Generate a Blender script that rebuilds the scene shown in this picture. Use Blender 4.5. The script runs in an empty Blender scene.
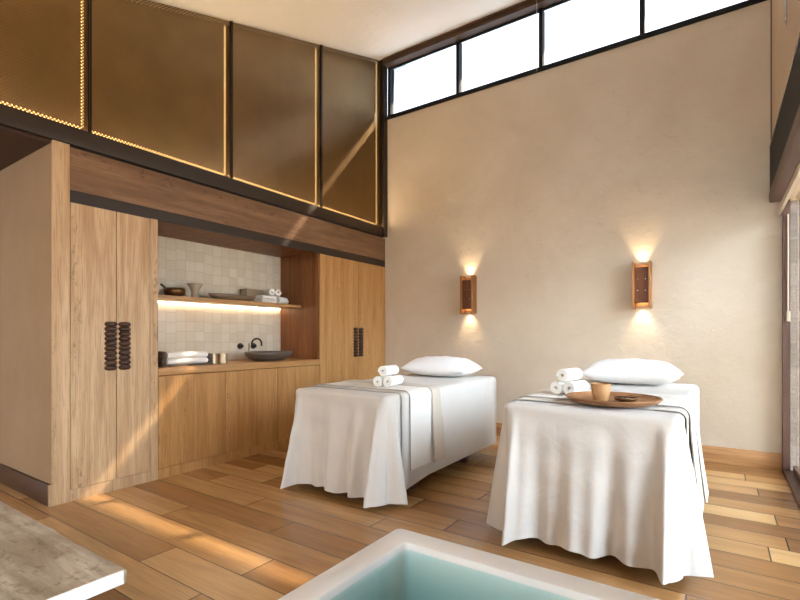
import bpy, bmesh, math, random
from mathutils import Vector, Matrix, noise as mnoise
random.seed(7)
SC = bpy.context.scene
COL = SC.collection
PI = math.pi

# ------------------------------------------------------------------ materials
def sl(c):                                  # sRGB 0-255 -> linear
    out = []
    for v in c:
        v /= 255.0
        out.append(v / 12.92 if v <= .04045 else ((v + .055) / 1.055) ** 2.4)
    return (out[0], out[1], out[2], 1.0)

class NT:
    def __init__(s, name):
        s.m = bpy.data.materials.new(name); s.m.use_nodes = True
        s.t = s.m.node_tree; s.t.nodes.clear()
        s.out = s.t.nodes.new('ShaderNodeOutputMaterial')
    def n(s, kind, props=None, **ins):
        nd = s.t.nodes.new(kind)
        for k, v in (props or {}).items(): setattr(nd, k, v)
        for k, v in ins.items():
            k = int(k[1:]) if k[0] == '_' and k[1:].isdigit() else k.replace('_', ' ')
            s.set(nd.inputs[k], v)
        return nd
    def set(s, sock, v):
        if isinstance(v, bpy.types.NodeSocket): s.t.links.new(v, sock)
        elif isinstance(v, bpy.types.Node): s.t.links.new(v.outputs[0], sock)
        else: sock.default_value = v
    def math(s, op, a, b=0.0, c=None):
        nd = s.t.nodes.new('ShaderNodeMath'); nd.operation = op
        s.set(nd.inputs[0], a); s.set(nd.inputs[1], b)
        if c is not None: s.set(nd.inputs[2], c)
        return nd.outputs[0]
    def mix(s, f, a, b, blend='MIX'):
        nd = s.t.nodes.new('ShaderNodeMix'); nd.data_type = 'RGBA'; nd.blend_type = blend
        s.set(nd.inputs[0], f); s.set(nd.inputs[6], a); s.set(nd.inputs[7], b)
        return nd.outputs[2]
    def ramp(s, fac, stops):
        nd = s.t.nodes.new('ShaderNodeValToRGB'); e = nd.color_ramp.elements
        while len(e) < len(stops): e.new(.5)
        for i, (p, c) in enumerate(stops): e[i].position = p; e[i].color = c
        s.set(nd.inputs[0], fac); return nd.outputs[0]
    def coords(s, scale=(1,1,1), jitter=True):
        tc = s.t.nodes.new('ShaderNodeTexCoord')
        v = tc.outputs['Object']
        mp = s.t.nodes.new('ShaderNodeMapping'); mp.inputs['Scale'].default_value = scale
        if jitter:
            oi = s.t.nodes.new('ShaderNodeObjectInfo')
            ad = s.t.nodes.new('ShaderNodeVectorMath'); ad.operation = 'SCALE'
            cb = s.n('ShaderNodeCombineXYZ', X=oi.outputs['Random'], Y=oi.outputs['Random'], Z=oi.outputs['Random'])
            s.set(ad.inputs[0], cb.outputs[0]); ad.inputs['Scale'].default_value = 7.3
            a2 = s.t.nodes.new('ShaderNodeVectorMath'); a2.operation = 'ADD'
            s.set(a2.inputs[0], v); s.set(a2.inputs[1], ad.outputs[0]); v = a2.outputs[0]
        s.set(mp.inputs[0], v)
        return mp.outputs[0]
    def noise(s, vec, scale, detail=4, rough=.55, dist=0.0):
        nd = s.n('ShaderNodeTexNoise', Vector=vec, Scale=scale, Detail=detail, Roughness=rough, Distortion=dist)
        return nd.outputs[0]
    def bump(s, h, strength=.3, dist=.01, normal=None):
        nd = s.n('ShaderNodeBump', Height=h, Strength=strength, Distance=dist)
        if normal is not None: s.set(nd.inputs['Normal'], normal)
        return nd.outputs[0]
    def bsdf(s, col, rough=.5, metal=0.0, spec=.5, normal=None, **kw):
        b = s.t.nodes.new('ShaderNodeBsdfPrincipled')
        s.set(b.inputs['Base Color'], col); s.set(b.inputs['Roughness'], rough)
        s.set(b.inputs['Metallic'], metal); s.set(b.inputs['Specular IOR Level'], spec)
        if normal is not None: s.set(b.inputs['Normal'], normal)
        for k, v in kw.items(): s.set(b.inputs[k.replace('_', ' ')], v)
        s.t.links.new(b.outputs[0], s.out.inputs[0]); return b

def m_plain(name, col, rough=.5, metal=0.0, spec=.5, bump=None):
    t = NT(name); nm = None
    if bump: nm = t.bump(t.noise(t.coords(), bump[0], 3), bump[1], bump[2])
    v = t.noise(t.coords(), 6, 3)
    c = t.mix(t.math('MULTIPLY', v, .25), col, (col[0]*.75, col[1]*.75, col[2]*.75, 1))
    t.bsdf(c, rough, metal, spec, nm); return t.m

def m_oak(name, light, mid, dark, axis='Z', rough=.5, cracks=.5):
    t = NT(name)
    st = {'Z': (9, 9, .55), 'Y': (9, .55, 9), 'X': (.55, 9, 9)}[axis]
    v = t.coords(st)
    warp = t.noise(t.coords((1, 1, 1)), 1.3, 2)
    g1 = t.noise(v, 1.3, 5, .55, 1.0)                          # broad figure
    v2 = t.coords(tuple(a*5.5 if a > 1 else a*2.6 for a in st))
    g2 = t.noise(v2, 3.0, 3, .6)                               # fine pores
    c = t.ramp(g1, [(.30, tuple(dark[i]*.45+mid[i]*.55 for i in range(3))+(1,)), (.46, mid), (.62, light)])
    c = t.mix(t.math('MULTIPLY', t.ramp(g2, [(.38, (1,1,1,1)), (.50, (0,0,0,1))]), .5), c, dark)
    v3 = t.coords(tuple(a*.55 if a > 1 else a*.8 for a in st))
    big = {'Z': (5, 5, .22), 'Y': (5, .22, 5), 'X': (.22, 5, 5)}[axis]
    zone = t.ramp(t.noise(t.coords(big), .8, 1), [(.56, (0,0,0,1)), (.64, (1,1,1,1))])
    kn = t.noise(t.coords(tuple(a*1.6 if a > 1 else a*12 for a in big)), 3.4, 3, .55, 1.4)
    crk = t.math('MULTIPLY', t.ramp(kn, [(.36, (1,1,1,1)), (.42, (0,0,0,1))]), zone)
    c = t.mix(t.math('MULTIPLY', crk, cracks), c, (dark[0]*.35, dark[1]*.3, dark[2]*.25, 1))
    c = t.mix(t.math('MULTIPLY', warp, .35), c, mid)
    h = t.math('SUBTRACT', g2, t.math('MULTIPLY', crk, 2.0))
    t.bsdf(c, rough, 0, .35, t.bump(h, .22, .004)); return t.m

def m_plaster(name, a, b):
    t = NT(name); v = t.coords(jitter=False)
    n1 = t.noise(v, .9, 5, .6, .4); n2 = t.noise(v, 7, 6, .65); n3 = t.noise(v, 45, 3)
    c = t.mix(t.ramp(n1, [(.35, (0,0,0,1)), (.65, (1,1,1,1))]), a, b)
    c = t.mix(t.math('MULTIPLY', n2, .18), c, (b[0]*.8, b[1]*.78, b[2]*.74, 1))
    vs = t.coords((1, 1, 1), False)
    st = t.ramp(t.noise(vs, 3.2, 8, .7, 1.6), [(.60, (0,0,0,1)), (.68, (1,1,1,1))])
    h = t.math('ADD', t.math('MULTIPLY', n2, .8), t.math('ADD', t.math('MULTIPLY', n3, .15), t.math('MULTIPLY', st, .25)))
    t.bsdf(c, .75, 0, .25, t.bump(h, .55, .016)); return t.m

def m_floor():
    t = NT('floor planks')
    tc = t.t.nodes.new('ShaderNodeTexCoord'); sp = t.n('ShaderNodeSeparateXYZ', Vector=tc.outputs['Object'])
    x, y = sp.outputs[0], sp.outputs[1]
    rh, bw = .21, 1.7
    yr = t.math('DIVIDE', t.math('ADD', y, 10.03), rh); row = t.math('FLOOR', yr); fy = t.math('FRACT', yr)
    wn = t.n('ShaderNodeTexWhiteNoise', {'noise_dimensions': '1D'}, W=row)
    xr = t.math('ADD', t.math('DIVIDE', t.math('ADD', x, 20.0), bw), wn.outputs[0])
    cl = t.math('FLOOR', xr); fx = t.math('FRACT', xr)
    cb = t.n('ShaderNodeCombineXYZ', X=row, Y=cl, Z=3.0)
    rnd = t.n('ShaderNodeTexWhiteNoise', {'noise_dimensions': '3D'}, Vector=cb.outputs[0])
    r = rnd.outputs[0]
    gv = t.n('ShaderNodeCombineXYZ', X=t.math('ADD', t.math('MULTIPLY', x, .8), t.math('MULTIPLY', r, 31)), Y=t.math('MULTIPLY', y, 9), Z=t.math('MULTIPLY', r, 17))
    g = t.noise(gv.outputs[0], 1.1, 5, .55, .7)
    g2 = t.noise(t.n('ShaderNodeCombineXYZ', X=t.math('ADD', t.math('MULTIPLY', x, 2.2), t.math('MULTIPLY', r, 13)), Y=t.math('MULTIPLY', y, 46), Z=r).outputs[0], 2.0, 3)
    base = t.ramp(r, [(0, sl((134, 92, 54))), (.25, sl((160, 115, 70))), (.5, sl((180, 134, 85))), (.75, sl((196, 151, 100))), (1, sl((212, 170, 117)))])
    c = t.mix(t.math('MULTIPLY', t.ramp(g, [(.34, (1,1,1,1)), (.56, (0,0,0,1))]), .32), base, sl((96, 62, 34)))
    c = t.mix(t.math('MULTIPLY', t.ramp(g2, [(.42, (1,1,1,1)), (.6, (0,0,0,1))]), .14), c, sl((84, 54, 30)))
    ex = t.math('MINIMUM', fx, t.math('SUBTRACT', 1.0, fx)); ey = t.math('MINIMUM', fy, t.math('SUBTRACT', 1.0, fy))
    gap = t.math('MAXIMUM', t.math('LESS_THAN', ex, .0022), t.math('LESS_THAN', ey, .014))
    c = t.mix(t.math('MULTIPLY', gap, .85), c, sl((44, 28, 15)))
    h = t.math('SUBTRACT', t.math('MULTIPLY', g, .3), gap)
    rg = t.ramp(g2, [(.3, (.17, .17, .17, 1)), (.7, (.26, .26, .26, 1))])
    t.bsdf(c, rg, 0, .5, t.bump(h, .08, .003)); return t.m

def m_mesh():
    # woven bronze mesh: diagonal wires with open holes between them
    t = NT('woven bronze mesh')
    tc = t.t.nodes.new('ShaderNodeTexCoord'); sp = t.n('ShaderNodeSeparateXYZ', Vector=tc.outputs['Object'])
    y, z = sp.outputs[1], sp.outputs[2]
    w = .0245
    a = t.math('DIVIDE', t.math('ADD', y, z), w); b = t.math('DIVIDE', t.math('SUBTRACT', y, z), w)
    sa = t.math('ABSOLUTE', t.math('SUBTRACT', t.math('FRACT', a), .5)); sb = t.math('ABSOLUTE', t.math('SUBTRACT', t.math('FRACT', b), .5))
    m = t.math('MAXIMUM', sa, sb)                       # 0 at hole centre, .5 on wires
    hole = t.math('LESS_THAN', m, .24)
    n = t.noise(t.coords(jitter=True), 3.0, 4)
    c = t.mix(n, sl((124, 98, 64)), sl((154, 124, 84)))
    b_ = t.bsdf(c, .30, 1.0, .5, t.bump(m, .6, .010))
    tr = t.n('ShaderNodeBsdfTransparent', Color=(1, 1, 1, 1))
    mx = t.t.nodes.new('ShaderNodeMixShader'); t.set(mx.inputs[0], hole); t.t.links.new(b_.outputs[0], mx.inputs[1]); t.set(mx.inputs[2], tr)
    t.t.links.new(mx.outputs[0], t.out.inputs[0]); return t.m

def m_tile():
    t = NT('zellige tile')
    tc = t.t.nodes.new('ShaderNodeTexCoord'); sp = t.n('ShaderNodeSeparateXYZ', Vector=tc.outputs['Object'])
    y, z = sp.outputs[1], sp.outputs[2]; w = .105
    xr = t.math('DIVIDE', t.math('ADD', y, .03), w); cl = t.math('FLOOR', xr); fx = t.math('FRACT', xr)
    wn = t.n('ShaderNodeTexWhiteNoise', {'noise_dimensions': '1D'}, W=cl)
    zr = t.math('ADD', t.math('DIVIDE', z, w), t.math('MULTIPLY', wn.outputs[0], .35)); rw = t.math('FLOOR', zr); fz = t.math('FRACT', zr)
    rnd = t.n('ShaderNodeTexWhiteNoise', {'noise_dimensions': '3D'}, Vector=t.n('ShaderNodeCombineXYZ', X=cl, Y=rw, Z=1.0).outputs[0])
    r = rnd.outputs[0]
    e = t.math('MINIMUM', t.math('MINIMUM', fx, t.math('SUBTRACT', 1.0, fx)), t.math('MINIMUM', fz, t.math('SUBTRACT', 1.0, fz)))
    g = t.math('LESS_THAN', e, .022)
    cl2 = t.noise(t.coords(jitter=False), 9, 4)
    c = t.ramp(r, [(0, sl((218, 204, 180))), (.5, sl((224, 211, 188))), (1, sl((230, 218, 198)))])
    c = t.mix(t.math('MULTIPLY', cl2, .3), c, sl((198, 176, 142)))
    c = t.mix(t.math('MULTIPLY', g, .6), c, sl((186, 168, 140)))
    tilt = t.math('ADD', t.math('MULTIPLY', t.math('MULTIPLY', t.math('SUBTRACT', r, .5), fx), .8), t.math('MULTIPLY', cl2, .4))
    h = t.math('SUBTRACT', tilt, t.math('MULTIPLY', g, .5))
    t.bsdf(c, .22, 0, .5, t.bump(h, .35, .01)); return t.m

def m_cloth(name, col, wr=1.0, fine=1.0):
    t = NT(name); v = t.coords()
    n1 = t.noise(v, 5, 3, .5, .8); n2 = t.noise(v, 22, 3, .5, .6)
    cre = t.ramp(t.noise(t.coords((1, 1, .6)), 6.5, 2, .4, 1.8), [(.47, (0,0,0,1)), (.5, (1,1,1,1)), (.53, (0,0,0,1))])
    w = t.noise(v, 420, 2)
    h = t.math('ADD', t.math('ADD', t.math('MULTIPLY', n1, .7*wr), t.math('MULTIPLY', n2, .12*wr)), t.math('ADD', t.math('MULTIPLY', cre, .03*wr), t.math('MULTIPLY', w, .04*fine)))
    c = t.mix(t.math('MULTIPLY', n1, .12), col, (col[0]*.85, col[1]*.84, col[2]*.82, 1))
    t.bsdf(c, .85, 0, .15, t.bump(h, .55, .018), Sheen_Weight=.15); return t.m

def m_stone():
    t = NT('rough grey masonry')
    tc = t.t.nodes.new('ShaderNodeTexCoord'); sp = t.n('ShaderNodeSeparateXYZ', Vector=tc.outputs['Object'])
    v = t.n('ShaderNodeCombineXYZ', X=sp.outputs[0], Y=sp.outputs[2], Z=0.0).outputs[0]
    br = t.n('ShaderNodeTexBrick', {'offset': .5}, Vector=v, Color1=sl((140, 130, 118)), Color2=sl((112, 104, 94)), Mortar=sl((134, 124, 112)), Scale=1.0, Mortar_Size=.009, Brick_Width=.16, Row_Height=.23)
    n = t.noise(t.coords(), 16, 6, .7)
    c = t.mix(t.math('MULTIPLY', n, .6), br.outputs[0], sl((66, 60, 54)))
    h = t.math('SUBTRACT', n, br.outputs[1])
    t.bsdf(c, .9, 0, .2, t.bump(h, .9, .03)); return t.m

def m_bench():
    t = NT('weathered grey timber')
    v = t.coords((.7, 5, 5)); g = t.noise(v, 2.2, 7, .65, 1.0); p = t.noise(t.coords(), 3.2, 5, .6, .5)
    f = t.noise(t.coords((4, 40, 40)), 2, 3)
    vor = t.n('ShaderNodeTexVoronoi', {}, Vector=t.coords((1, 1.8, 1)), Scale=1.9).outputs[0]
    knot = t.ramp(vor, [(.05, (1,1,1,1)), (.085, (.15,.15,.15,1)), (.12, (1,1,1,1)), (.15, (0,0,0,1))])
    fn = t.noise(t.coords((1, 1.6, 1)), 14, 6, .7, .6)
    c = t.ramp(g, [(.3, sl((136, 120, 100))), (.5, sl((180, 164, 142))), (.7, sl((214, 200, 178)))])
    c = t.mix(t.math('MULTIPLY', t.ramp(p, [(.46, (0,0,0,1)), (.58, (1,1,1,1))]), .5), c, sl((142, 118, 92)))
    c = t.mix(t.math('MULTIPLY', t.ramp(fn, [(.36, (1,1,1,1)), (.46, (0,0,0,1))]), .55), c, sl((96, 80, 64)))
    c = t.mix(t.math('MULTIPLY', f, .25), c, sl((110, 94, 78)))
    c = t.mix(t.math('MULTIPLY', knot, .75), c, sl((64, 48, 36)))
    t.bsdf(c, .62, 0, .3, t.bump(t.math('SUBTRACT', g, t.math('MULTIPLY', knot, .4)), .45, .012)); return t.m

def m_emit(name, col, s):
    t = NT(name); e = t.n('ShaderNodeEmission', Color=col, Strength=s)
    t.t.links.new(e.outputs[0], t.out.inputs[0]); return t.m

def m_glass(name, tint, gloss=1.0, ior=1.45):
    t = NT(name)
    tr = t.n('ShaderNodeBsdfTransparent', Color=tint); gl = t.n('ShaderNodeBsdfGlossy', Color=(1,1,1,1), Roughness=.02)
    fr = t.n('ShaderNodeFresnel', IOR=ior)
    mx = t.t.nodes.new('ShaderNodeMixShader')
    t.set(mx.inputs[0], t.math('MULTIPLY', fr.outputs[0], gloss)); t.set(mx.inputs[1], tr); t.set(mx.inputs[2], gl)
    t.t.links.new(mx.outputs[0], t.out.inputs[0]); return t.m

def m_water():
    t = NT('teal bath water')
    n = t.noise(t.coords(), 5, 2); nm = t.bump(n, .08, .01)
    tr = t.n('ShaderNodeBsdfTransparent', Color=(.90, .98, .98, 1)); gl = t.n('ShaderNodeBsdfGlossy', Color=(1,1,1,1), Roughness=.03, Normal=nm)
    fr = t.n('ShaderNodeFresnel', IOR=1.33)
    geo = t.t.nodes.new('ShaderNodeNewGeometry')
    fac = t.math('MULTIPLY', fr.outputs[0], t.math('SUBTRACT', 1.0, geo.outputs['Backfacing']))
    mx = t.t.nodes.new('ShaderNodeMixShader')
    t.set(mx.inputs[0], fac); t.set(mx.inputs[1], tr); t.set(mx.inputs[2], gl)
    t.t.links.new(mx.outputs[0], t.out.inputs[0])
    va = t.n('ShaderNodeVolumeAbsorption', Color=(.22, .53, .55, 1), Density=2.3)
    t.t.links.new(va.outputs[0], t.out.inputs['Volume']); return t.m

M = dict(
    oak=m_oak('pale oak', sl((206, 174, 136)), sl((190, 155, 116)), sl((134, 100, 68))),
    oak_r=m_oak('honey oak', sl((194, 146, 92)), sl((178, 130, 76)), sl((140, 96, 54)), cracks=.35),
    oak_h=m_oak('shaded oak along the wall', sl((140, 106, 76)), sl((120, 88, 62)), sl((84, 58, 38)), 'Y'),  # shade on the fascia put into this darker oak tone
    oak_top=m_oak('oak worktop', sl((200, 154, 100)), sl((182, 134, 82)), sl((146, 102, 58)), 'Y', .4, .15),
    oak_in=m_oak('dark oak lining', sl((150, 98, 58)), sl((126, 78, 42)), sl((92, 54, 28)), cracks=.2),
    skirting=m_oak('oak skirting', sl((198, 148, 98)), sl((178, 126, 78)), sl((128, 84, 48)), 'X'),
    skirt_dk=m_plain('dark skirting', sl((78, 48, 28)), .45),
    plaster=m_plaster('sand plaster', sl((216, 201, 181)), sl((204, 187, 164))),
    plaster_r=m_plaster('sand plaster side', sl((212, 190, 162)), sl((198, 174, 146))),
    ceil=m_plaster('cream ceiling', sl((246, 240, 232)), sl((242, 235, 226))),
    alcove=m_plaster('clay plaster', sl((156, 126, 96)), sl((144, 114, 84))),
    soffit=m_plain('brown soffit', sl((64, 40, 26)), .6), backing=m_plain('bronze backing board', sl((120, 88, 54)), .5),
    floor=m_floor(), mesh=m_mesh(), tile=m_tile(), stone=m_stone(), bench=m_bench(),
    bench_end=m_plain('timber end painted lit', sl((244, 240, 232)), .85, bump=(22, .6, .01)),  # light falling on the bench end put into this pale colour
    darkwood=m_oak('dark stained timber', sl((92, 66, 46)), sl((76, 54, 36)), sl((52, 36, 24)), 'X', .5, .1),
    darkbeam=m_plain('dark bronze', sl((48, 34, 22)), .5, .1),
    jamb=m_plain('brown door frame', sl((96, 68, 54)), .45),
    black=m_plain('black metal', sl((20, 20, 21)), .6, 0.0, .2),
    frame=m_plain('bronze bar', sl((48, 34, 22)), .4, .5),
    beige=m_plain('beige lacquer', sl((206, 188, 164)), .5),
    sheet=m_cloth('white cotton sheet', sl((205, 197, 187))),
    blanket=m_cloth('white woven blanket', sl((228, 221, 211)), .5, 2.5),
    linen=m_cloth('taupe linen', sl((196, 182, 164)), .5, 3),
    piping=m_plain('grey piping', sl((158, 149, 139)), .8),
    pillow=m_cloth('white pillowcase', sl((242, 240, 238)), 1.4),
    towel=m_cloth('white terry', sl((244, 239, 231)), .5, 8),
    stack=m_cloth('white folded cotton', sl((240, 234, 226)), .4, 5),
    brass=m_plain('brushed brass', sl((172, 124, 80)), .38, .8),
    walnut=m_oak('walnut panel', sl((128, 76, 44)), sl((106, 60, 34)), sl((70, 38, 20)), 'Z', .4, .1),
    handle=m_plain('carved dark wood', sl((64, 38, 24)), .45, bump=(40, .3, .004)),
    bronze=m_plain('dark bronze bowl', sl((120, 84, 50)), .3, .7),
    clay=m_plain('grey clay', sl((176, 156, 132)), .7, bump=(30, .2, .004)),
    woodtray=m_oak('acacia tray', sl((176, 130, 90)), sl((152, 106, 68)), sl((108, 70, 42)), 'X', .45, .1),
    cupwood=m_oak('turned wood', sl((196, 152, 106)), sl((176, 130, 86)), sl((136, 96, 60)), 'Z', .45, .0),
    platter=m_plain('grey brown platter', sl((128, 104, 78)), .6),
    cardbox=m_plain('taupe box', sl((160, 138, 110)), .7),
    basin=m_plain('dark stone basin', sl((92, 80, 70)), .35, bump=(60, .15, .003)),
    gunmetal=m_plain('dark tap metal', sl((48, 42, 38)), .3, .8),
    chrome=m_plain('chrome', sl((200, 196, 190)), .15, 1.0),
    tumbler=m_plain('champagne metal', sl((190, 168, 138)), .32, .7),
    carved=m_plain('carved grey wood', sl((96, 80, 64)), .7, bump=(70, .8, .01)),
    tub=m_plain('white tub', sl((250, 251, 251)), .22),
    water=m_water(),
    salt=m_plain('white salt', sl((236, 228, 214)), .8),
    pane=m_glass('tinted pane', (.61, .62, .63, 1), .8), clear=m_glass('clear pane', (.93, .95, .94, 1)),
    led_gold=m_emit('gold led', (1, .60, .20, 1), 3.2),
    led_cove=m_emit('cove led', (1, .76, .46, 1), 80.0),
    led_warm=m_emit('warm led', (1, .80, .54, 1), 18.0),
    bulb=m_emit('sconce bulb', (1, .72, .40, 1), 18.0),
)

# ------------------------------------------------------------------ mesh tools
class MB:
    def __init__(s): s.b = bmesh.new()
    def box(s, x0, x1, y0, y1, z0, z1, bev=0.0, seg=2):
        r = bmesh.ops.create_cube(s.b, size=1.0)
        vs = r['verts']
        bmesh.ops.scale(s.b, vec=(x1-x0, y1-y0, z1-z0), verts=vs)
        bmesh.ops.translate(s.b, vec=((x0+x1)/2, (y0+y1)/2, (z0+z1)/2), verts=vs)
        if bev:
            es = list({e for v in vs for e in v.link_edges})
            bmesh.ops.bevel(s.b, geom=es, offset=bev, segments=seg, affect='EDGES', profile=.5)
        return s
    def lathe(s, prof, c=(0, 0, 0), n=32, sx=1.0, sy=1.0):
        rings = []
        for r, z in prof:
            if r < 1e-6: rings.append([s.b.verts.new((c[0], c[1], c[2]+z))])
            else: rings.append([s.b.verts.new((c[0]+r*sx*math.cos(2*PI*i/n), c[1]+r*sy*math.sin(2*PI*i/n), c[2]+z)) for i in range(n)])
        for a, b in zip(rings, rings[1:]):
            for i in range(n):
                j = (i+1) % n
                if len(a) == 1 and len(b) == 1: continue
                if len(a) == 1: s.b.faces.new((a[0], b[j], b[i]))
                elif len(b) == 1: s.b.faces.new((a[i], a[j], b[0]))
                else: s.b.faces.new((a[i], a[j], b[j], b[i]))
        return s
    def tube(s, pts, r, n=8, closed=False):
        pts = [Vector(p) for p in pts]; rings = []; L = len(pts)
        up = Vector((0, 0, 1)); prev = None
        for i, p in enumerate(pts):
            a = pts[(i-1) % L] if closed or i > 0 else p
            b = pts[(i+1) % L] if closed or i < L-1 else p
            d = (b-a).normalized()
            u = prev if prev is not None else (up if abs(d.z) < .9 else Vector((1, 0, 0)))
            u = (u - d*u.dot(d)).normalized(); prev = u; w = d.cross(u)
            rr = r(i/(L-1)) if callable(r) else r
            rings.append([s.b.verts.new(p + u*rr*math.cos(2*PI*k/n) + w*rr*math.sin(2*PI*k/n)) for k in range(n)])
        pairs = list(zip(rings, rings[1:])) + ([(rings[-1], rings[0])] if closed else [])
        for a, b in pairs:
            for k in range(n): s.b.faces.new((a[k], a[(k+1) % n], b[(k+1) % n], b[k]))
        if not closed:
            s.b.faces.new(rings[0][::-1]); s.b.faces.new(rings[-1])
        return s
    def grid(s, rows, closed=False):
        vs = [[s.b.verts.new(p) for p in r] for r in rows]
        for a, b in zip(vs, vs[1:]):
            m = len(a)
            for i in range(m if closed else m-1):
                j = (i+1) % m
                s.b.faces.new((a[i], a[j], b[j], b[i]))
        return vs
    def prism(s, pts, axis, lo, hi):
        def P(p, t): return {'x': (t, p[0], p[1]), 'y': (p[0], t, p[1]), 'z': (p[0], p[1], t)}[axis]
        a = [s.b.verts.new(P(p, lo)) for p in pts]; b = [s.b.verts.new(P(p, hi)) for p in pts]
        s.b.faces.new(a); s.b.faces.new(b[::-1])
        for i in range(len(pts)): s.b.faces.new((a[i], b[i], b[(i+1) % len(pts)], a[(i+1) % len(pts)]))
        return s
    def build(s, name, mat, parent=None, smooth=False, loc=None, solid=0.0, off=0.0, recalc=True):
        if recalc: bmesh.ops.recalc_face_normals(s.b, faces=s.b.faces)
        me = bpy.data.meshes.new(name); s.b.to_mesh(me); s.b.free()
        me.materials.append(M[mat] if isinstance(mat, str) else mat)
        o = bpy.data.objects.new(name, me); COL.objects.link(o)
        if smooth == 'auto':
            for p in me.polygons: p.use_smooth = True
            try: me.set_sharp_from_angle(angle=math.radians(38))
            except Exception: pass
        elif smooth:
            for p in me.polygons: p.use_smooth = True
        if parent is not None: o.parent = parent
        if loc is not None: o.location = loc
        if solid:
            md = o.modifiers.new('thick', 'SOLIDIFY'); md.thickness = solid; md.offset = off
        return o

def box(name, mat, x0, x1, y0, y1, z0, z1, parent=None, bev=0.0):
    return MB().box(x0, x1, y0, y1, z0, z1, bev).build(name, mat, parent, smooth='auto' if bev else False)
def tag(o, label, cat, group=None, kind=None):
    o['label'] = label; o['category'] = cat
    if group: o['group'] = group
    if kind: o['kind'] = kind
    return o
def thing(name, label, cat, loc=(0, 0, 0), group=None, rz=0.0):
    o = bpy.data.objects.new(name, None); COL.objects.link(o); o.location = loc; o.rotation_euler = (0, 0, rz)
    o.empty_display_size = .1
    return tag(o, label, cat, group)
def struct(o):
    o['kind'] = 'structure'; return o
def dup(root, loc=None, label=None, rz=None):
    r = root.copy(); COL.objects.link(r)
    if loc is not None: r.location = loc
    if rz is not None: r.rotation_euler = (0, 0, rz)
    if label: r['label'] = label
    for ch in list(root.children):
        c = ch.copy(); COL.objects.link(c); c.parent = r
        for g in list(ch.children):
            d = g.copy(); COL.objects.link(d); d.parent = c
    return r

# ------------------------------------------------------------------ dimensions
XL, XR, YB = -3.904, .458, 5.408       # cabinet fronts, right wall, back wall
XN = -4.57                             # niche back
SILL, WTOP = 4.243, 4.96
def roof(y): return 5.09 + .328*(y - YB)

# ------------------------------------------------------------------ the setting
struct(box('floor', 'floor', -7.2, .567, -2.4, YB+.2, -.12, 0))
p = [(-2.0, roof(-2.0)), (YB+.2, roof(YB+.2)), (YB+.2, roof(YB+.2)+.2), (-2.0, roof(-2.0)+.2)]
struct(MB().prism(p, 'x', -4.3, .72).build('ceiling', 'ceil'))
# unseen overhang added outside the clerestory to narrow the sun strip
p = [(YB+.2, 5.16), (YB+1.45, 6.11), (YB+1.45, 6.26), (YB+.2, 5.38)]
o = struct(MB().prism(p, 'x', -5.6, 3.2).build('sun_blocker', 'darkwood')); o['label'] = 'added unseen overhang that narrows the sun strip through the clerestory'
struct(box('wall_back', 'plaster', -4.75, .511, YB, YB+.2, 0, SILL))
# right wall: solid parts around two openings
wr = MB()
wr.box(XR, XR+.12, 0.0, 1.86, 0, 2.40); wr.box(XR, XR+.12, -2.4, -2.3, 0, 2.40)
wr.box(.385, XR+.12, -2.4, YB-.002, 2.90, 5.3); wr.box(XR, XR+.12, -2.4, YB-.002, 2.40, 2.90)
wr.build('wall_right', 'plaster_r')['kind'] = 'structure'
struct(box('wall_left', 'backing', -4.3, -4.03, -2.0, YB, 2.596, 5.3))
struct(box('wall_alcove', 'alcove', -7.2, XL-.028, 1.394, 1.496, 0, 2.594))
o = struct(MB().box(-7.2, XL-.028, -2.4, 1.393, 2.575, 2.594).build('trim_4', 'soffit')); o['label'] = 'brown soffit over the alcove'
struct(box('wall_alcove_side', 'alcove', -7.3, -7.2, -2.4, 1.53, 0, 2.58))
struct(MB().box(-7.2, -6.8, -2.5, -2.4, 0, 2.72).box(-4.6, -.9, -2.5, -2.4, 0, 2.72).box(-.9, .57, -2.5, -2.4, 2.4, 2.72).box(-6.8, -4.6, -2.5, -2.4, 2.4, 2.72).build('wall_front', 'plaster'))
d = struct(MB().box(-6.8, -6.74, -2.5, -2.4, 0, 2.4).box(-4.66, -4.6, -2.5, -2.4, 0, 2.4).build('unseen_door_2', 'jamb'))  # unseen glazed door, placed to light the alcove
box('pane', 'clear', -6.74, -4.66, -2.46, -2.452, 0, 2.4, d)
struct(box('baseboard_back', 'skirting', -3.86, XR-.002, YB-.018, YB, 0, .157, bev=.003))
struct(box('baseboard_left', 'skirt_dk', -7.2, XL-.028, 1.372, 1.394, 0, .15, bev=.003))

o = struct(box('trim_14', 'darkbeam', .378, .3845, YB-.014, YB-.001, 2.905, SILL-.002)); o['label'] = 'dark strip painted as the shadow joint in the corner above the header'  # dark strip coloured in as the shade of the corner seam
# clerestory
w = struct(MB().box(-3.876, .384, YB-.02, YB+.08, SILL, SILL+.048).box(-3.876, .384, YB+.02, YB+.045, WTOP-.004, WTOP+.03)
           .build('window_1', 'black'))
for x in (-3.835, -2.766, -1.703, -.662, .360):
    box('mullion', 'black', x-.022, x+.022, YB-.015, YB+.075, SILL+.048, WTOP, w)
for a, b in ((-3.813, -2.788), (-2.744, -1.725), (-1.681, -.684), (-.640, .338)):
    box('pane', 'pane', a, b, YB+.03, YB+.036, SILL+.048, WTOP, w)
o = struct(box('trim_1', 'darkwood', -3.88, .384, YB-.10, YB+.046, WTOP+.012, 5.16)); o['label'] = 'dark timber head beam over the clerestory'
o2 = struct(box('trim_5', 'jamb', -3.87, .384, YB-.115, YB-.102, WTOP+.075, WTOP+.105)); o2['label'] = 'thin rail along the head beam'

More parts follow.
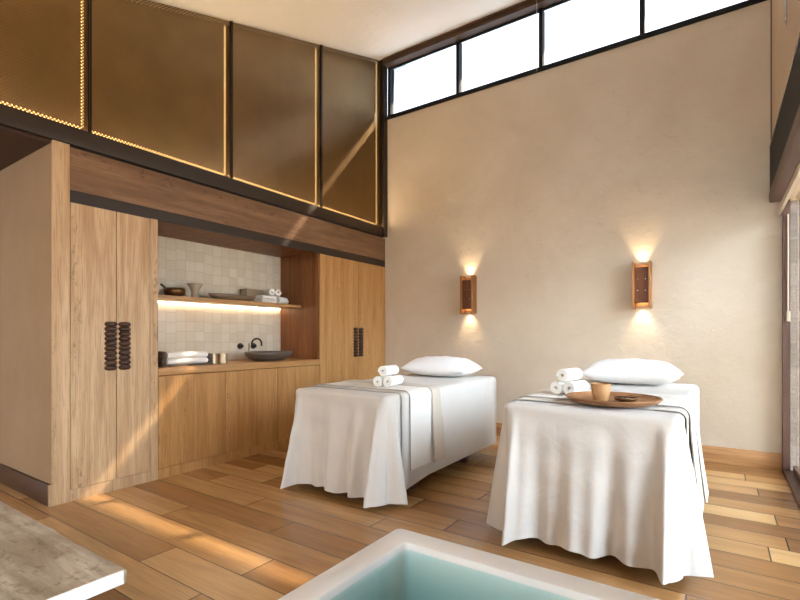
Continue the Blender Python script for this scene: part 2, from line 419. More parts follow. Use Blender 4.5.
# left wall beams
o = struct(box('trim_2', 'darkbeam', -4.029, XL+.012, -2.0, YB-.004, 2.595, 2.725, bev=.004)); o['label'] = 'dark bronze beam beneath the mesh screens'
o = struct(box('trim_6', 'darkbeam', XL-.08, -3.868, YB-.085, YB-.002, 2.595, 5.085)); o['label'] = 'dark post in the corner beside the clerestory'

# right side: header, valance, lintel, door
o = struct(box('trim_7', 'black', .372, XR-.001, -2.3, YB-.004, 2.505, 2.90, bev=.006)); o['label'] = 'black metal header over the glass door'
o = struct(MB().box(.365, .455, -2.3, YB-.004, 2.40, 2.503, .02, 3).build('trim_8', 'jamb', smooth='auto')); o['label'] = 'brown valance under the black header'
o = struct(box('trim_9', 'beige', .428, .450, -2.3, YB-.004, 2.285, 2.335)); o['label'] = 'beige lintel strip over the glass door'
o = struct(MB().tube([(.378, 5.39, 2.905), (.378, 3.2, 2.905)], .011, 6).build('trim_10', 'chrome', smooth=True)); o['label'] = 'bright edge of the header'
d = struct(MB().box(XR, .510, 5.338, YB-.002, 0, 2.40).box(XR, .524, 1.86, 1.92, 0, 2.40).box(XR+.002, .567, 1.92, 5.338, 0, .03).build('door_1', 'jamb'))
box('pane', 'clear', .540, .548, 1.93, 5.333, .05, 2.40, d)
MB().box(.524, .564, 1.88, 1.94, .03, 2.40).box(.524, .564, 3.60, 3.66, .03, 2.40).box(.527, .562, 1.92, 5.333, .03, .075).build('door_frame', 'jamb', d)
MB().tube([(.493, 5.328, 2.27), (.493, 5.328, 1.42)], .006, 6).build('pull_rod', 'beige', d)
MB().box(.482, .508, 5.315, 5.335, 1.33, 1.42, .004).build('door_pull', 'beige', d)
d = struct(MB().box(-.9, -.84, -2.5, -2.4, 0, 2.4).box(.39, .45, -2.5, -2.4, 0, 2.4).build('unseen_door_3', 'jamb'))  # unseen glazed door behind the camera, placed for front fill light
box('pane', 'clear', -.84, .39, -2.46, -2.452, 0, 2.4, d)
d = struct(MB().box(XR, .524, -2.3, -2.25, 0, 2.40).box(XR, .524, -.05, 0, 0, 2.40).build('unseen_door_4', 'jamb'))  # unseen glazed side door, placed for fill light from the right front
box('pane', 'clear', .540, .548, -2.25, -.05, .02, 2.40, d)
o = struct(box('wall_outside', 'stone', .512, .80, YB+.012, YB+.3, -.1, 2.72))
g = struct(box('ground', 'stone', .6, 14, -8, 14, -.14, -.08)); g.name = 'ground'
bc = []
for k in range(21):
    a = PI*k/20
    bc.append((.372, 4.16 + .035*math.cos(a), 3.36 - .03*math.sin(a)))
tag(MB().tube([(.372, 4.195, 4.35)] + bc + [(.372, 4.125, 4.35)], .005, 6).build('blind_chain', 'chrome', smooth=True),
    'thin silver blind chain hanging in a loop high on the right wall', 'chain')
ch = [(-1.715, YB-.115, 5.0 - .8*k/12) for k in range(13)]
tag(MB().tube(ch, .0045, 6).build('blind_chain', 'chrome', smooth=True), 'thin silver chain hanging along the second clerestory mullion', 'chain')

# ------------------------------------------------------------------ mesh screens
edges = [.385, 1.631, 2.875, 4.122, 5.322]
labs = ['bronze mesh wall screen at the far left, cut by the photo edge', 'bronze mesh wall screen above the tall double-door cabinet at left',
        'bronze mesh wall screen above the lit niche', 'bronze mesh wall screen next to the clerestory, crossed by a sunbeam']
for i in range(4):
    y0, y1 = edges[i], edges[i+1]
    r = thing('mesh_screen', labs[i], 'wall screen', (XL-.022, (y0+y1)/2, 2.727), 'bronze mesh wall screens')
    h = (y1-y0)/2
    def top(dy): return roof((y0+y1)/2+dy) - 2.727 - .01
    MB().prism([(-h+.001, 0), (h-.001, 0), (h-.001, top(h)), (-h+.001, top(-h))], 'x', -.002, 0).build('mesh_panel', 'mesh', r)
    if i < 4:
        MB().prism([(h-.012, 0), (h-.001, 0), (h-.001, top(h)), (h-.012, top(h-.012))], 'x', .001, .018).build('frame_bar', 'frame', r)
    MB().prism([(-h+.001, 0), (-h+.015, 0), (-h+.015, top(-h+.015)), (-h+.001, top(-h))], 'x', .001, .018).build('frame_bar', 'frame', r)
    MB().prism([(h-.026, .05), (h-.013, .05), (h-.013, top(h)-.03), (h-.026, top(h)-.03)], 'x', -.068, -.056).build('light_strip', 'led_gold', r)
    MB().box(-.068, -.056, -h+.02, h-.03, .036, .050).build('light_strip', 'led_gold', r)
    MB().box(.003, .017, -h+.02, h-.02, .0005, .0025).build('cove_strip', 'led_cove', r)
r = thing('mesh_screen', 'bronze mesh wall screen nearest the camera, outside the photo', 'wall screen', (XL-.022, -.06, 2.727), 'bronze mesh wall screens')
MB().prism([(-.44, 0), (.44, 0), (.44, roof(.38)-2.74), (-.44, roof(-.5)-2.74)], 'x', -.002, 0).build('mesh_panel', 'mesh', r)

# ------------------------------------------------------------------ cabinets
def carved_handle(parent, y):
    prof = [(0, -.19)]
    n = 10
    for k in range(n):
        z0 = -.188 + k*.0376
        prof += [(.030, z0), (.041, z0+.006), (.048, z0+.0188), (.041, z0+.0316), (.030, z0+.0372)]
    prof += [(0, .19)]
    return MB().lathe(prof, (XL+.001, y, 1.127), 24, .55, 1.0).build('handle', 'handle', parent, smooth='auto')

def door(parent, y0, y1, z0, z1, mat, hy=None):
    g = .0025
    dd = MB().box(XL-.022, XL, y0+g, y1-g, z0+g, z1-g, .0015, 1).build('door', mat, parent)
    if hy: carved_handle(dd, hy)
    return dd

t = thing('tall_cabinet', 'tall pale oak cabinet with two doors and carved dark handles, left of the niche', 'cabinet')
b = MB().box(XN-.02, XL-.024, 1.50, 2.148, 0.0, 2.178).build('body', 'oak', t)
MB().box(XL-.026, XL, 1.372, 1.499, 0, .15, .001, 1).box(XL-.026, XL, 1.394, 1.499, .15, 2.592, .001, 1).build('end_panel', 'oak', t)
MB().box(XL-.02, XL, 2.083, 2.148, .0, 2.178, .0015, 1).build('stile', 'oak', t)
MB().box(XL-.022, XL-.001, 1.501, 2.082, .0, .085, .001, 1).build('plinth', 'oak', t)
door(t, 1.501, 1.819, .086, 2.178, 'oak', 1.777)
door(t, 1.819, 2.082, .086, 2.178, 'oak', 1.880)

t = thing('tall_cabinet', 'tall honey oak cabinet in the corner by the back wall, right of the niche', 'cabinet')
MB().box(XN-.02, XL-.024, 4.091, YB-.004, 0, 2.178).build('body', 'oak_in', t)
MB().box(XL-.022, XL, 4.091, 4.20, 0, 2.178, .0015, 1).build('stile', 'oak_r', t)
MB().box(XL-.022, XL-.001, 4.201, YB-.006, 0, .085, .001, 1).build('plinth', 'oak_r', t)
door(t, 4.201, 4.803, .086, 2.178, 'oak_r', 4.750)
door(t, 4.803, YB-.006, .086, 2.178, 'oak_r', 4.856)

t = thing('base_cabinet', 'low honey oak cabinet under the worktop between the tall cabinets', 'cabinet')
MB().box(XN-.02, XL-.024, 2.150, 4.089, 0, .868).build('body', 'oak_in', t)
MB().box(XL-.022, XL-.001, 2.150, 4.089, 0, .085, .001, 1).build('plinth', 'oak_r', t)
for a, bb in ((2.150, 2.80), (2.80, 3.445), (3.445, 4.089)): door(t, a, bb, .086, .866, 'oak_r')

tag(box('worktop', 'oak_top', XN-.02, XL+.004, 2.150, 4.089, .87, .93, bev=.003), 'oak worktop with the dark basin, cups and folded towels on it', 'worktop')
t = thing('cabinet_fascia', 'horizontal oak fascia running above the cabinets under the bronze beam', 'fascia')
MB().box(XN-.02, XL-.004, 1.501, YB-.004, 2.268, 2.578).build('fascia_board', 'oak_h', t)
MB().box(XL-.03, XL-.006, 1.501, YB-.004, 2.18, 2.267).build('painted_gap', 'darkbeam', t)  # solid dark strip, shade of the gap put into its colour
o = struct(box('wall_niche', 'tile', XN-.12, XN, 2.150, 4.089, .93, 2.262)); o['label'] = 'beige glazed tile back of the niche'
o = struct(box('trim_11', 'oak_in', XN, XL-.03, 2.150, 4.089, 2.19, 2.265)); o['label'] = 'orange brown oak underside at the top of the niche'
o = struct(box('trim_12', 'oak_in', XN, XL-.024, 2.150, 2.162, .931, 2.19)); o['label'] = 'left oak lining of the niche'
o = struct(box('trim_13', 'oak_in', XN, XL-.024, 4.077, 4.089, .931, 2.19)); o['label'] = 'right oak lining of the niche'

t = thing('wall_shelf', 'oak wall shelf in the tiled niche lit from underneath', 'shelf')
MB().box(XN, -4.20, 2.163, 4.076, 1.545, 1.58, .002, 1).build('board', 'oak_top', t)
MB().box(XN+.012, XN+.024, 2.19, 4.05, 1.536, 1.545).build('light_strip', 'led_warm', t)

# ------------------------------------------------------------------ shelf and counter ware
SH = 1.5805
t = thing('bowl', 'dark bronze round bowl with a ladle on the niche shelf', 'bowl', (-4.36, 2.56, SH))
MB().lathe([(0, 0), (.05, 0), (.088, .022), (.1, .052), (.094, .082), (.088, .086), (.086, .08), (.09, .05), (.07, .022), (0, .014)], n=36).build('bowl', 'bronze', t, True)
MB().tube([(.0, -.03, .03), (-.01, -.08, .08), (-.015, -.125, .115)], lambda f: .008+.003*f, 8).build('ladle', 'bronze', t, True)
tag(MB().lathe([(0, 0), (.036, 0), (.04, .01), (.034, .045), (.038, .08), (.056, .118), (.078, .148), (.074, .15), (.05, .118), (.03, .08), (.028, .02), (0, .012)], n=36)
    .build('vase', 'clay', None, True, (-4.38, 2.79, SH)), 'small grey beige flared vase beside the bronze bowl on the shelf', 'vase')
tag(MB().lathe([(0, 0), (.20, 0), (.25, .03), (.285, .062), (.278, .066), (.24, .036), (.19, .014), (0, .012)], n=44, sx=.42, sy=1.0)
    .build('platter', 'platter', None, True, (-4.35, 3.21, SH)), 'long shallow brown platter in the middle of the niche shelf', 'platter')
tag(box('storage_box', 'cardbox', -4.54, -4.42, 3.45, 3.75, SH, SH+.16, bev=.004), 'taupe box behind the white towels on the niche shelf', 'box')

def roll_mesh(R, L, turns=3.0, th=.011):
    mb = MB(); N = 72; pts = []
    for k in range(N+1):
        f = k/N; a = f*turns*2*PI; r = .010 + (R-.010-th*.5)*f
        pts.append((a, r))
    def ring(off):
        return [((r+off)*math.cos(a), (r+off)*math.sin(a)) for a, r in pts]
    o_, i_ = ring(th*.48), ring(-th*.42)
    loop = o_ + i_[::-1]
    rows = []
    for y, s in ((-L/2, .97), (-L/2+.006, 1.0), (0, 1.0), (L/2-.006, 1.0), (L/2, .97)):
        rows.append([(x*s, y, z*s) for x, z in loop])
    vs = mb.grid(rows, closed=True)
    for row in (vs[0], vs[-1]):
        m = len(row)
        for k in range(N): mb.b.faces.new((row[k], row[k+1], row[m-2-k], row[m-1-k]))
    return mb
def rolled(name_label, loc, rz, R, L, group, spin=0.0, mat='towel'):
    o = roll_mesh(R, L).build('rolled_towel', mat, None, 'auto', loc)
    o.rotation_euler = (0, spin, rz)
    return tag(o, name_label, 'towel', group)
G = 'white towels on the niche shelf'
rolled('white rolled towel lying on the niche shelf, right of the pile', (-4.34, 3.88, SH+.0505), .35, .05, .22, G)
rolled('white rolled towel on top of the shelf pile, left one of the pair', (-4.34, 3.70, SH+.135), 1.30, .044, .16, G)
rolled('white rolled towel on top of the shelf pile, right one of the pair', (-4.34, 3.79, SH+.135), 1.30, .044, .16, G)

def folded(sx, sy, h, lip=.5):
    # a folded towel: rounded fold on the +x side, open leaves on the -x side
    mb = MB(); prof = []
    n = 10
    for k in range(n+1):
        a = -PI/2 + PI*k/n
        prof.append((sx/2 - h/2 + h/2*math.cos(a), h/2 + h/2*math.sin(a)))
    prof += [(-sx/2+.01, h), (-sx/2, h*.9), (-sx/2, h*.62), (-sx/2+.018, h*.54), (sx/2-h, h*.52), (sx/2-h, h*.48), (-sx/2+.018, h*.46), (-sx/2, h*.38), (-sx/2, h*.1), (-sx/2+.01, 0)]
    rows = []
    for y, s in ((-sy/2, .86), (-sy/2+.008, 1), (-sy/4, 1.0), (0, .99), (sy/4, 1.0), (sy/2-.008, 1), (sy/2, .86)):
        rows.append([(x, y, h/2+(z-h/2)*s) for x, z in prof])
    vs = mb.grid(rows, closed=True)
    mb.b.faces.new(vs[0][::-1]); mb.b.faces.new(vs[-1])
    return mb
tag(folded(.15, .21, .045).build('folded_towel', 'stack', None, 'auto', (-4.32, 3.63, SH)), 'white folded towel lying flat on the niche shelf under the small rolls', 'towel', G)
tag(folded(.13, .20, .042).build('folded_towel', 'stack', None, 'auto', (-4.33, 3.65, SH+.047)), 'white folded towel second from the shelf in the pile under the small rolls', 'towel', G)

CT = .9305
t = thing('towel_stand', 'low carved grey wood stand with two end blocks holding the worktop towels', 'stand', (-4.2, 2.53, CT))
MB().box(-.14, .14, -.25, .25, 0, .016, .003).build('base', 'carved', t)
for s in (-1, 1):
    e = MB()
    for k in range(4 if s < 0 else 3): e.box(-.13, .13, s*.235-.02, s*.235+.02, .0165+k*.03, .0465+k*.03, .010, 3)
    e.build('end_block', 'carved', t, 'auto')
G = 'folded towels on the worktop'
a = tag(folded(.26, .40, .055).build('folded_towel', 'stack', None, 'auto', (-4.2, 2.53, CT+.0165)), 'white folded towel on the worktop, lower of the two', 'towel', G)
b = a.copy(); COL.objects.link(b); b.location.z += .056; b['label'] = 'white folded towel on the worktop, upper of the two'
cup = tag(MB().lathe([(0, 0), (.046, 0), (.049, .003), (.049, .1), (.046, .1), (.045, .008), (0, .008)], n=32).build('tumbler', 'tumbler', None, 'auto', (-4.15, 2.83, CT)),
          'champagne metal tumbler on the worktop, the one nearer the folded towels', 'cup', 'metal tumblers on the worktop')
c2 = cup.copy(); COL.objects.link(c2); c2.location = (-4.15, 2.945, CT); c2['label'] = 'champagne metal tumbler on the worktop, the one nearer the basin'
tag(MB().lathe([(0, 0), (.17, 0), (.23, .018), (.285, .055), (.302, .092), (.295, .102), (.284, .096), (.262, .062), (.2, .032), (0, .022)], n=56, sx=.68, sy=1.0)
    .build('vessel_basin', 'basin', None, True, (-4.22, 3.60, CT)), 'dark stone oval vessel basin on the worktop', 'basin')
t = thing('wall_tap', 'dark wall tap with curved spout and two knobs above the basin', 'tap', (XN, 3.555, 1.09))
arc = [(.01, .07, .03)]
for k in range(11):
    a = PI*k/10
    arc.append((.09 - .075*math.cos(a), .07 + .02*math.sin(a*.5), .03 + .055*math.sin(a)))
arc.append((.165, .09, .0))
MB().tube(arc, .010, 10).build('spout', 'gunmetal', t, True)
def knob(y):
    k = MB().lathe([(0, 0), (.034, 0), (.034, .012), (.022, .016), (.022, .04), (.018, .045), (0, .045)], n=24)
    bmesh.ops.rotate(k.b, verts=k.b.verts, cent=(0, 0, 0), matrix=Matrix.Rotation(PI/2, 3, 'Y'))
    bmesh.ops.translate(k.b, verts=k.b.verts, vec=(.0005, y, 0))
    return k.build('knob', 'gunmetal', t, 'auto')
knob(-.085); knob(.10)
MB().tube([(.014, .03, -.155), (.014, .03, .03)], .009, 10).build('riser_pipe', 'chrome', t, True)

# ------------------------------------------------------------------ sconces
def make_sconce(label, x):
    t = thing('wall_sconce', label, 'wall lamp', (x, YB, 1.72), 'brass wall sconces')
    MB().box(-.055, .055, -.02, -.0005, -.215, .215, .002, 1).build('back_plate', 'brass', t)
    for s in (-1, 1):
        MB().box(s*.075-.011, s*.075+.011, -.125, -.0005, -.235, .235, .002, 1).build('side_fin', 'brass', t, 'auto')
    MB().box(-.0635, .0635, -.095, -.07, -.18, .18, .002, 1).build('front_panel', 'walnut', t)
    for dx in (-.034, .034):
        for dz in (-.055, .06):
            st = MB().lathe([(0, 0), (.008, 0), (.008, .006), (.005, .01), (0, .011)], n=16)
            bmesh.ops.rotate(st.b, verts=st.b.verts, cent=(0, 0, 0), matrix=Matrix.Rotation(PI/2, 3, 'X'))
            bmesh.ops.translate(st.b, verts=st.b.verts, vec=(dx, -.095, dz))
            st.build('stud', 'chrome', t, 'auto')
    for s in (-1, 1):
        MB().box(-.045, .045, -.062, -.028, min(s*.15, s*.17), max(s*.15, s*.17), .004, 2).build('bulb', 'bulb', t)
    for s in (-1, 1):
        L = bpy.data.lights.new('sconce_light', 'SPOT'); L.energy = 12; L.color = (1, .74, .44)
        L.spot_size = math.radians(78); L.spot_blend = .8; L.shadow_soft_size = .022
        lo = bpy.data.objects.new('sconce_light', L); COL.objects.link(lo)
        lo.location = (x, YB-.045, 1.72 + s*.178)
        lo.rotation_euler = (0 if s < 0 else PI, 0, 0)
    return t
make_sconce('brass and walnut wall sconce above the left treatment table', -2.592)
make_sconce('brass and walnut wall sconce above the right treatment table', -.654)

# ------------------------------------------------------------------ treatment tables
HW, Y0, Y1 = .462, 2.66, 4.60
def perim(hw, y0, y1, rc, n_side=70, n_arc=40):
    """points (x,y,nx,ny,s) round a rounded rectangle, s = arc length; also corner s positions (front-left, front-right)"""
    out = []; cs = {}
    s = 0.0
    def line(ax, ay, bx, by, nx, ny, n):
        nonlocal s
        L = math.hypot(bx-ax, by-ay)
        for k in range(n):
            f = k/n; out.append((ax+(bx-ax)*f, ay+(by-ay)*f, nx, ny, s + L*f))
        s += L
    def arc(cx, cy, a0, name):
        nonlocal s
        L = rc*PI/2
        for k in range(n_arc):
            f = k/n_arc; a = a0 + f*PI/2
            out.append((cx+rc*math.cos(a), cy+rc*math.sin(a), math.cos(a), math.sin(a), s+L*f))
        cs[name] = s + L/2; s += L
    line(-hw, y1-rc, -hw, y0+rc, -1, 0, 120); arc(-hw+rc, y0+rc, PI, 'fl')
    line(-hw+rc, y0, hw-rc, y0, 0, -1, 110); arc(hw-rc, y0+rc, 1.5*PI, 'fr')
    line(hw, y0+rc, hw, y1-rc, 1, 0, 120); arc(hw-rc, y1-rc, 0, 'br')
    line(hw-rc, y1, -hw+rc, y1, 0, 1, 40); arc(-hw+rc, y1-rc, PI/2, 'bl')
    return out, cs
def sheet_mesh(T, seed):
    rnd = random.Random(seed)
    rc, re = .05, .035
    P, cs = perim(HW, Y0, Y1, rc)
    ph = [rnd.uniform(0, 6.28) for _ in range(6)]
    cx, cy = 0, (Y0+Y1)/2
    mb = MB(); rows = []
    for k in (.02, .25, .5, .72, .88, .96):
        row = []
        for x, y, nx, ny, s in P:
            ix, iy = x - nx*re, y - ny*re
            fx = max(-HW+re, min(HW-re, cx + (ix-cx)*k)); 
            fy = cy + (iy-cy)*(1-(1-k)*.55) if k > .5 else cy + (iy-cy)*(.725*k/.5)
            z = T + .0015*math.sin(17*fx+ph[0])*math.sin(11*fy+ph[1])
            row.append((fx, fy, z))
        rows.append(row)
    for k in range(7):
        a = (PI/2)*k/6
        rows.append([(x-nx*re*(1-math.sin(a)), y-ny*re*(1-math.sin(a)), T-re*(1-math.cos(a))) for x, y, nx, ny, s in P])
    def lobes(d, right):
        g = lambda c, w: math.exp(-((d-c)/w)**2)
        return .125*g(-.062, .030) + .125*g(.062, .030) - .06*g(0, .026)
    NR = 30
    for k in range(1, NR+1):
        u = k/NR; row = []
        for x, y, nx, ny, s in P:
            front = max(0.0, min(1.0, (-ny-.2)/.6))
            side_f = max(0.0, min(1.0, 1-(y-Y0-.04)/.06))          # free cloth only near the front end
            back = 1.0 if ny > .5 else 0.0
            fold = 0.0
            if front > 0:
                fold += front*(.034*math.sin(s*23+ph[2]+1.3*math.sin(s*9+ph[3])) + .012*math.sin(s*49+ph[4]) + .028)
            fold += (1-front)*side_f*(.012 + .006*math.sin(s*50+ph[5]))
            d1, d2 = s-cs['fl'], s-cs['fr']
            c = (lobes(d1, 0) + lobes(d2, 1))*max(front, max(0.0, min(1.0, (Y0+.105-y)/.025)))
            off = .014*u*(front+side_f*.5) + fold*(u**1.15) + c*(u**.9)
            cd = min(abs(d1), abs(d2))
            hem = .058 + .050*max(0.0, min(1.0, (y-Y0-.08)/.5)) - .022*math.exp(-(cd/.09)**2) + .010*math.sin(s*26+ph[2])*front*.6
            z = (T-re) - u*(T-re-hem)
            wob = .0022*math.sin(31*z+5*s+ph[1])*(front)
            row.append((x+nx*(off+wob), y+ny*(off+wob), z))
        rows.append(row)
    vs = mb.grid(rows, closed=True)
    mb.b.faces.new(vs[0])
    return mb
def band_mesh(T, ya, yb, off, hem, top_off, seed, flare=0.0, hem_l=None, wav=.004, ny=14, th=.008):
    """a cloth laid across the table: from one hem over the top to the other"""
    rnd = random.Random(seed); ph = rnd.uniform(0, 6)
    mb = MB(); rows = []
    def section(y, f, dn=0.0):
        re = .035+off-dn; w = HW+off-dn; T2 = T+top_off-dn
        def side(sg):
            h = hem if sg > 0 else (hem_l or hem)
            q = []
            n = 18
            for k in range(n):
                u = 1-k/n
                fo = wav*u*math.sin(y*21+ph+u*1.5) + flare*u**1.2
                q.append((sg*(w+fo+.003*u), y + (.06*u*(f-.5)*flare/.05 if flare else 0.0), (T2-re)-u*(T2-re-h)))
            for k in range(7):
                a = PI/2*(1-k/6)
                q.append((sg*(w-re*(1-math.sin(a))), y, T2-re*(1-math.cos(a))))
            return q
        l = side(-1); r = side(1)
        mid = [(-w+re + (2*w-2*re)*k/14, y, T2+.0015*math.sin(9*y+k)) for k in range(1, 14)]
        return l + mid + r[::-1]
    for k in range(ny+1):
        f = k/ny; rows.append(section(ya+(yb-ya)*f, f))
    mb.grid([section(ya+.001, 0, th)] + rows + [section(yb-.001, 1, th)])
    return mb, rows
def pillow_mesh(L=.72, W=.46, H=.215):
    mb = MB(); N = 28; top = []; bot = []
    for i in range(N+1):
        rt, rb = [], []
        for j in range(N+1):
            u, v = -1+2*i/N, -1+2*j/N
            e = max(0.0, (1-u**4)*(1-v**4))
            h = H/2*e**.62*(1-.18*(u*u+v*v)*.5)
            px = L/2*u*(1-.07*(1-v*v)*abs(u)**3*0 - .06*(1-abs(v))*u*u); py = W/2*v*(1-.08*(1-abs(u))*v*v)
            w = .006*math.sin(9*u+4*v)*math.sin(7*v-3*u)*e
            rt.append((px, py, h*1.12+w)); rb.append((px, py, -h*.72))
        top.append(rt); bot.append(rb)
    a = mb.grid(top); b = mb.grid([r[::-1] for r in bot])
    bmesh.ops.remove_doubles(mb.b, verts=mb.b.verts, dist=.0006)
    return mb

def table_set(cx, T, side, seed):
    where = 'left' if side < 0 else 'right'
    near = 'nearer the cabinets' if side < 0 else 'nearer the glass door'
    t = thing('treatment_table', f'{where} treatment table hidden beneath its white sheet, the table {near}', 'massage table', (cx, (Y0+Y1)/2, 0))
    hl = (Y1-Y0)/2
    MB().box(-HW+.02, HW-.02, -hl+.02, hl-.02, T-.10, T-.006, .03, 3).build('cushion_top', 'blanket', t, 'auto')
    MB().box(-HW+.06, HW-.06, -hl+.06, hl-.06, T-.19, T-.101).build('frame', 'darkwood', t)
    for sx in (-1, 1):
        for sy in (-1, 1):
            MB().box(sx*(HW-.12)-.03, sx*(HW-.12)+.03, sy*(hl-.5)-.03, sy*(hl-.5)+.03, 0, T-.19).build('leg', 'darkwood', t)
    o = sheet_mesh(T, seed).build('draped_sheet', 'sheet', None, True, (cx, 0, 0))
    tag(o, f'white sheet draped to the floor over the {where} treatment table', 'sheet')
    # second sheet
    t2 = thing('top_sheet', f'smooth white upper sheet covering the {where} treatment table, with a thin grey front edge', 'sheet', (cx, 0, 0))
    ya = Y0+.17
    mb, rows = band_mesh(T, ya, Y1-.03, .010, .115, .005, seed+1, th=.0015, wav=.0015)
    mb.build('cloth', 'sheet', t2, True)
    MB().tube([(p[0], p[1]-.001, p[2]+.0005) for p in rows[0]], .0018, 6).build('piping', 'piping', t2, True)
    # blanket
    t3 = thing('blanket', f'folded white blanket laid across the {where} treatment table' + (', taupe fold at its far edge' if side < 0 else ', hanging loose on the door side'), 'blanket', (cx, 0, 0))
    b0, b1 = (2.93, 3.36) if side < 0 else (2.98, 3.50)
    mb, rows = band_mesh(T, b0, b1, .018, .21, .011, seed+2, .0 if side < 0 else .05, wav=.0015, th=.004)
    mb.build('cloth', 'blanket', t3, True)
    MB().tube([(p[0], p[1]-.002, p[2]+.001) for p in rows[0]], .003, 6).build('piping', 'piping', t3, True)
    mb, rows = band_mesh(T, b1-.12, b1+.015, .028, .215, .018, seed+3, .035 if side < 0 else .06, wav=.002)
    mb.build('folded_edge', 'linen' if side < 0 else 'blanket', t3, True)
    # pillow
    y = 4.27
    pl = pillow_mesh().build('pillow', 'pillow', None, True, (cx + (.0 if side < 0 else .01), y, T+.088))
    tag(pl, f'plump white pillow at the head of the {where} treatment table', 'pillow')
    return t
TL, TR = .785, .805
table_set(-2.372, TL, -1, 11)
table_set(-.612, TR, 1, 29)
def towel_pile(cx, cy, z, rz, where, names):
    R, L = .046, .20
    d = Vector((math.cos(rz), math.sin(rz), 0))
    g = f'rolled towels on the {where} table'
    a = rolled(f'white rolled towel on the {where} treatment table, lower left of the three', (cx-d.x*.047, cy-d.y*.047, z+R), rz, R, L, g, .4)
    b = rolled(f'white rolled towel on the {where} treatment table, lower right of the three', (cx+d.x*.047, cy+d.y*.047, z+R), rz, R, L, g, 1.9)
    c = rolled(f'white rolled towel on the {where} treatment table, on top of the other two', (cx, cy, z+R+.0795), rz, R, L, g, 3.0)
towel_pile(-2.22, 3.12, TL+.0135, .10, 'left', None)
towel_pile(-.83, 3.25, TR+.0135, -.22, 'right', None)

# tray with cup and dish
TZ = TR+.0165
t = tag(MB().lathe([(0, 0), (.21, 0), (.235, .008), (.258, .03), (.252, .034), (.228, .016), (.205, .010), (0, .010)], n=64).build('serving_tray', 'woodtray', None, 'auto', (-.515, 2.95, TZ)),
        'round wooden tray on the right treatment table', 'tray')
tag(MB().lathe([(0, 0), (.034, 0), (.040, .006), (.050, .06), (.054, .098), (.051, .1), (.047, .06), (.036, .012), (0, .010)], n=36).build('cup', 'cupwood', None, 'auto', (-.565, 2.885, TZ+.0105)),
    'turned wooden cup standing on the round tray', 'cup')
t = thing('dish', 'small dark dish of white salt on the round tray', 'dish', (-.44, 2.925, TZ+.0105))
MB().lathe([(0, 0), (.035, 0), (.058, .012), (.066, .024), (.062, .026), (.052, .014), (0, .008)], n=32).build('dish', 'bronze', t, True)
MB().lathe([(0, .020), (.03, .019), (.048, .0125)], n=24).build('salt', 'salt', t, True)
MB().tube([(-.01, .0, .024), (.03, .03, .032), (.075, .05, .042)], lambda f: .007-.003*f, 8).build('spoon', 'bronze', t, True)

# ------------------------------------------------------------------ bench (lower left)
t = thing('bench', 'weathered grey plank bench with its end face painted as lit, lower left corner', 'bench', (-2.51, .545, 0))
mb = MB()
N = 60; rows = []
x0, x1 = -.95, .81
for k in range(N+1):
    x = x0 + (x1-x0)*k/N
    w1 = .276 + .008*mnoise.noise((x*3.1, 1.2, 0)) + .006*mnoise.noise((x*11, 4.2, 0)); w0 = -.27 + .012*mnoise.noise((x*3, 8.1, 0))
    sec = []
    for f in [i/10 for i in range(11)]:
        y = w0 + (w1-w0)*f
        sec.append((x, y, .400 + .0025*mnoise.noise((x*5, y*9, 2)) - (.006 if f in (0, 1) else 0)))
    sec += [(x, w1+.003, .385), (x, w1-.004, .348), (x, w0+.004, .348), (x, w0-.003, .385)]
    rows.append(sec)
vs = mb.grid(rows, closed=True)
mb.b.faces.new(vs[0]); mb.b.faces.new(vs[-1])
mb.build('seat', 'bench', t, 'auto')
rows = []
mb = MB()
for x, s in ((x1, 1.0), (x1+.004, .985), (x1+.006, .93)):
    rows.append([(x, -.262 + .53*f if 0 < f < 1 else (-.262 if f == 0 else .268), .374 + s*.024) for f in [i/24 for i in range(25)]] +
                [(x, .268 - .53*f, .374 - s*.024) for f in [i/24 for i in range(25)]])
vs = mb.grid(rows, closed=True); mb.b.faces.new(vs[0]); mb.b.faces.new(vs[-1])
mb.build('lit_end', 'bench_end', t, 'auto')
for x in (-.70, .42):
    MB().box(x-.035, x+.035, -.2, .2, 0, .347, .004, 1).build('leg', 'bench', t)

# ------------------------------------------------------------------ tub
TX0, TX1, TY0, TY1, RZ = -.982, .33, .45, 1.440, .5
t = thing('soaking_tub', 'white rectangular soaking tub filled with teal water, bottom of the photo', 'tub', ((TX0+TX1)/2, (TY0+TY1)/2, 0))
hx, hy = (TX1-TX0)/2, (TY1-TY0)/2
def rr(hx, hy, r, z, n=7):
    out = []
    for cx, cy, a0 in ((hx-r, hy-r, 0), (-hx+r, hy-r, PI/2), (-hx+r, -hy+r, PI), (hx-r, -hy+r, 1.5*PI)):
        for k in range(n): a = a0+PI/2*k/(n-1); out.append((cx+r*math.cos(a), cy+r*math.sin(a), z))
    return out
wd = .092
rings = [rr(hx-.06, hy-.06, .03, 0), rr(hx-.05, hy-.05, .03, .01), rr(hx-.004, hy-.004, .022, RZ-.05), rr(hx, hy, .022, RZ-.012), rr(hx-.003, hy-.003, .02, RZ-.003), rr(hx-.012, hy-.012, .018, RZ),
         rr(hx-wd+.010, hy-wd+.010, .02, RZ), rr(hx-wd+.003, hy-wd+.003, .02, RZ-.003), rr(hx-wd, hy-wd, .02, RZ-.012), rr(hx-wd-.012, hy-wd-.012, .03, .14), rr(hx-wd-.03, hy-wd-.03, .04, .10), rr(hx-wd-.08, hy-wd-.08, .03, .09)]
mb = MB(); vs = mb.grid(rings, closed=True); mb.b.faces.new(vs[0]); mb.b.faces.new(vs[-1])
mb.build('shell', 'tub', t, 'auto')
mb = MB(); mb.lathe([(0, 0), (.022, 0), (.026, .003), (.02, .005), (0, .005)], (.25, -.1, .0905), 20); mb.build('drain', 'chrome', t, True)
WZ = .478
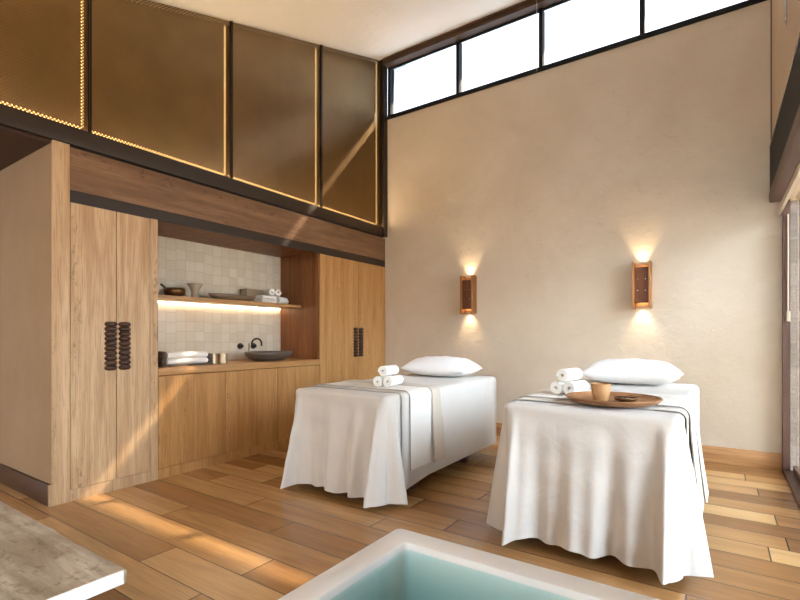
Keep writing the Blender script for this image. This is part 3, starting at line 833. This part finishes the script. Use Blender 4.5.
wl = [rr(hx-wd-.088, hy-wd-.088, .03, .099), rr(hx-wd-.040, hy-wd-.040, .04, .108), rr(hx-wd-.018, hy-wd-.018, .03, .15), rr(hx-wd-.004, hy-wd-.004, .02, WZ)]
mb = MB(); vs = mb.grid(wl, closed=True); mb.b.faces.new(vs[0]); mb.b.faces.new(vs[-1])
w = mb.build('bath_water', 'water', None, False, ((TX0+TX1)/2, (TY0+TY1)/2, 0))
tag(w, 'still teal water inside the white soaking tub', 'water', None, 'stuff')

# ------------------------------------------------------------------ daylight
W = bpy.data.worlds.new('sky'); SC.world = W; W.use_nodes = True
nt = W.node_tree; nt.nodes.clear()
out = nt.nodes.new('ShaderNodeOutputWorld'); bg = nt.nodes.new('ShaderNodeBackground')
tc = nt.nodes.new('ShaderNodeTexCoord')
def wmath(op, a, b):
    n = nt.nodes.new('ShaderNodeMath'); n.operation = op
    for i, v in enumerate((a, b)):
        if isinstance(v, bpy.types.NodeSocket): nt.links.new(v, n.inputs[i])
        else: n.inputs[i].default_value = v
    return n.outputs[0]
D2 = Vector((1.0, -.36, .40)).normalized()  # direction of a bright sky patch added to light the table sides
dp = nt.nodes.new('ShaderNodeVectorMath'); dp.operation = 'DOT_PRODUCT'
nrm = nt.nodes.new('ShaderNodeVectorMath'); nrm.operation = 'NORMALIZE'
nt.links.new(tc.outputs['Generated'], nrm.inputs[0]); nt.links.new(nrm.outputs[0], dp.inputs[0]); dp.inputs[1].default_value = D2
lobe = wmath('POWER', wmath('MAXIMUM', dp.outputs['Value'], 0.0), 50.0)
SKY, ADDED_GLOW = 5.8, 25.0
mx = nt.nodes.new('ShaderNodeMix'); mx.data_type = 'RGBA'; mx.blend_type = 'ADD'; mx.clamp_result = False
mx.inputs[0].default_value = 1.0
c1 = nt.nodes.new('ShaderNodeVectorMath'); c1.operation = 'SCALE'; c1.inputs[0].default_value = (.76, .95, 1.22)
nt.links.new(wmath('MULTIPLY', lobe, ADDED_GLOW), c1.inputs['Scale'])
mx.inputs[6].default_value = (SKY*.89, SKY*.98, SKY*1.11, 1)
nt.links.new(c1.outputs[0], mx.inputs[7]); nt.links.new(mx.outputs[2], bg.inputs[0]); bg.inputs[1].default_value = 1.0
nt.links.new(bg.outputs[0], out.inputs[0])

S = bpy.data.lights.new('sun', 'SUN'); S.energy = 75; S.color = (1, .84, .62); S.angle = math.radians(.7)
so = bpy.data.objects.new('sun', S); COL.objects.link(so)
so.rotation_euler = (-Vector((.45, .86, 1.0))).to_track_quat('-Z', 'Y').to_euler(); so.location = (2, 8, 9)

# ------------------------------------------------------------------ camera
cam = bpy.data.cameras.new('camera'); co = bpy.data.objects.new('camera', cam); COL.objects.link(co)
cam.sensor_width = 36.0; cam.lens = 473.0*36/800; cam.shift_y = 36.5/800; cam.clip_start = .05
co.location = (0, 0, 1.2); co.rotation_euler = (PI/2, 0, math.atan2(320, 473))
SC.camera = co
SC.view_settings.view_transform = 'Standard'; SC.view_settings.look = 'None'
SC.view_settings.exposure = 0.42; SC.view_settings.gamma = 1.0; SC.view_settings.use_curve_mapping = False
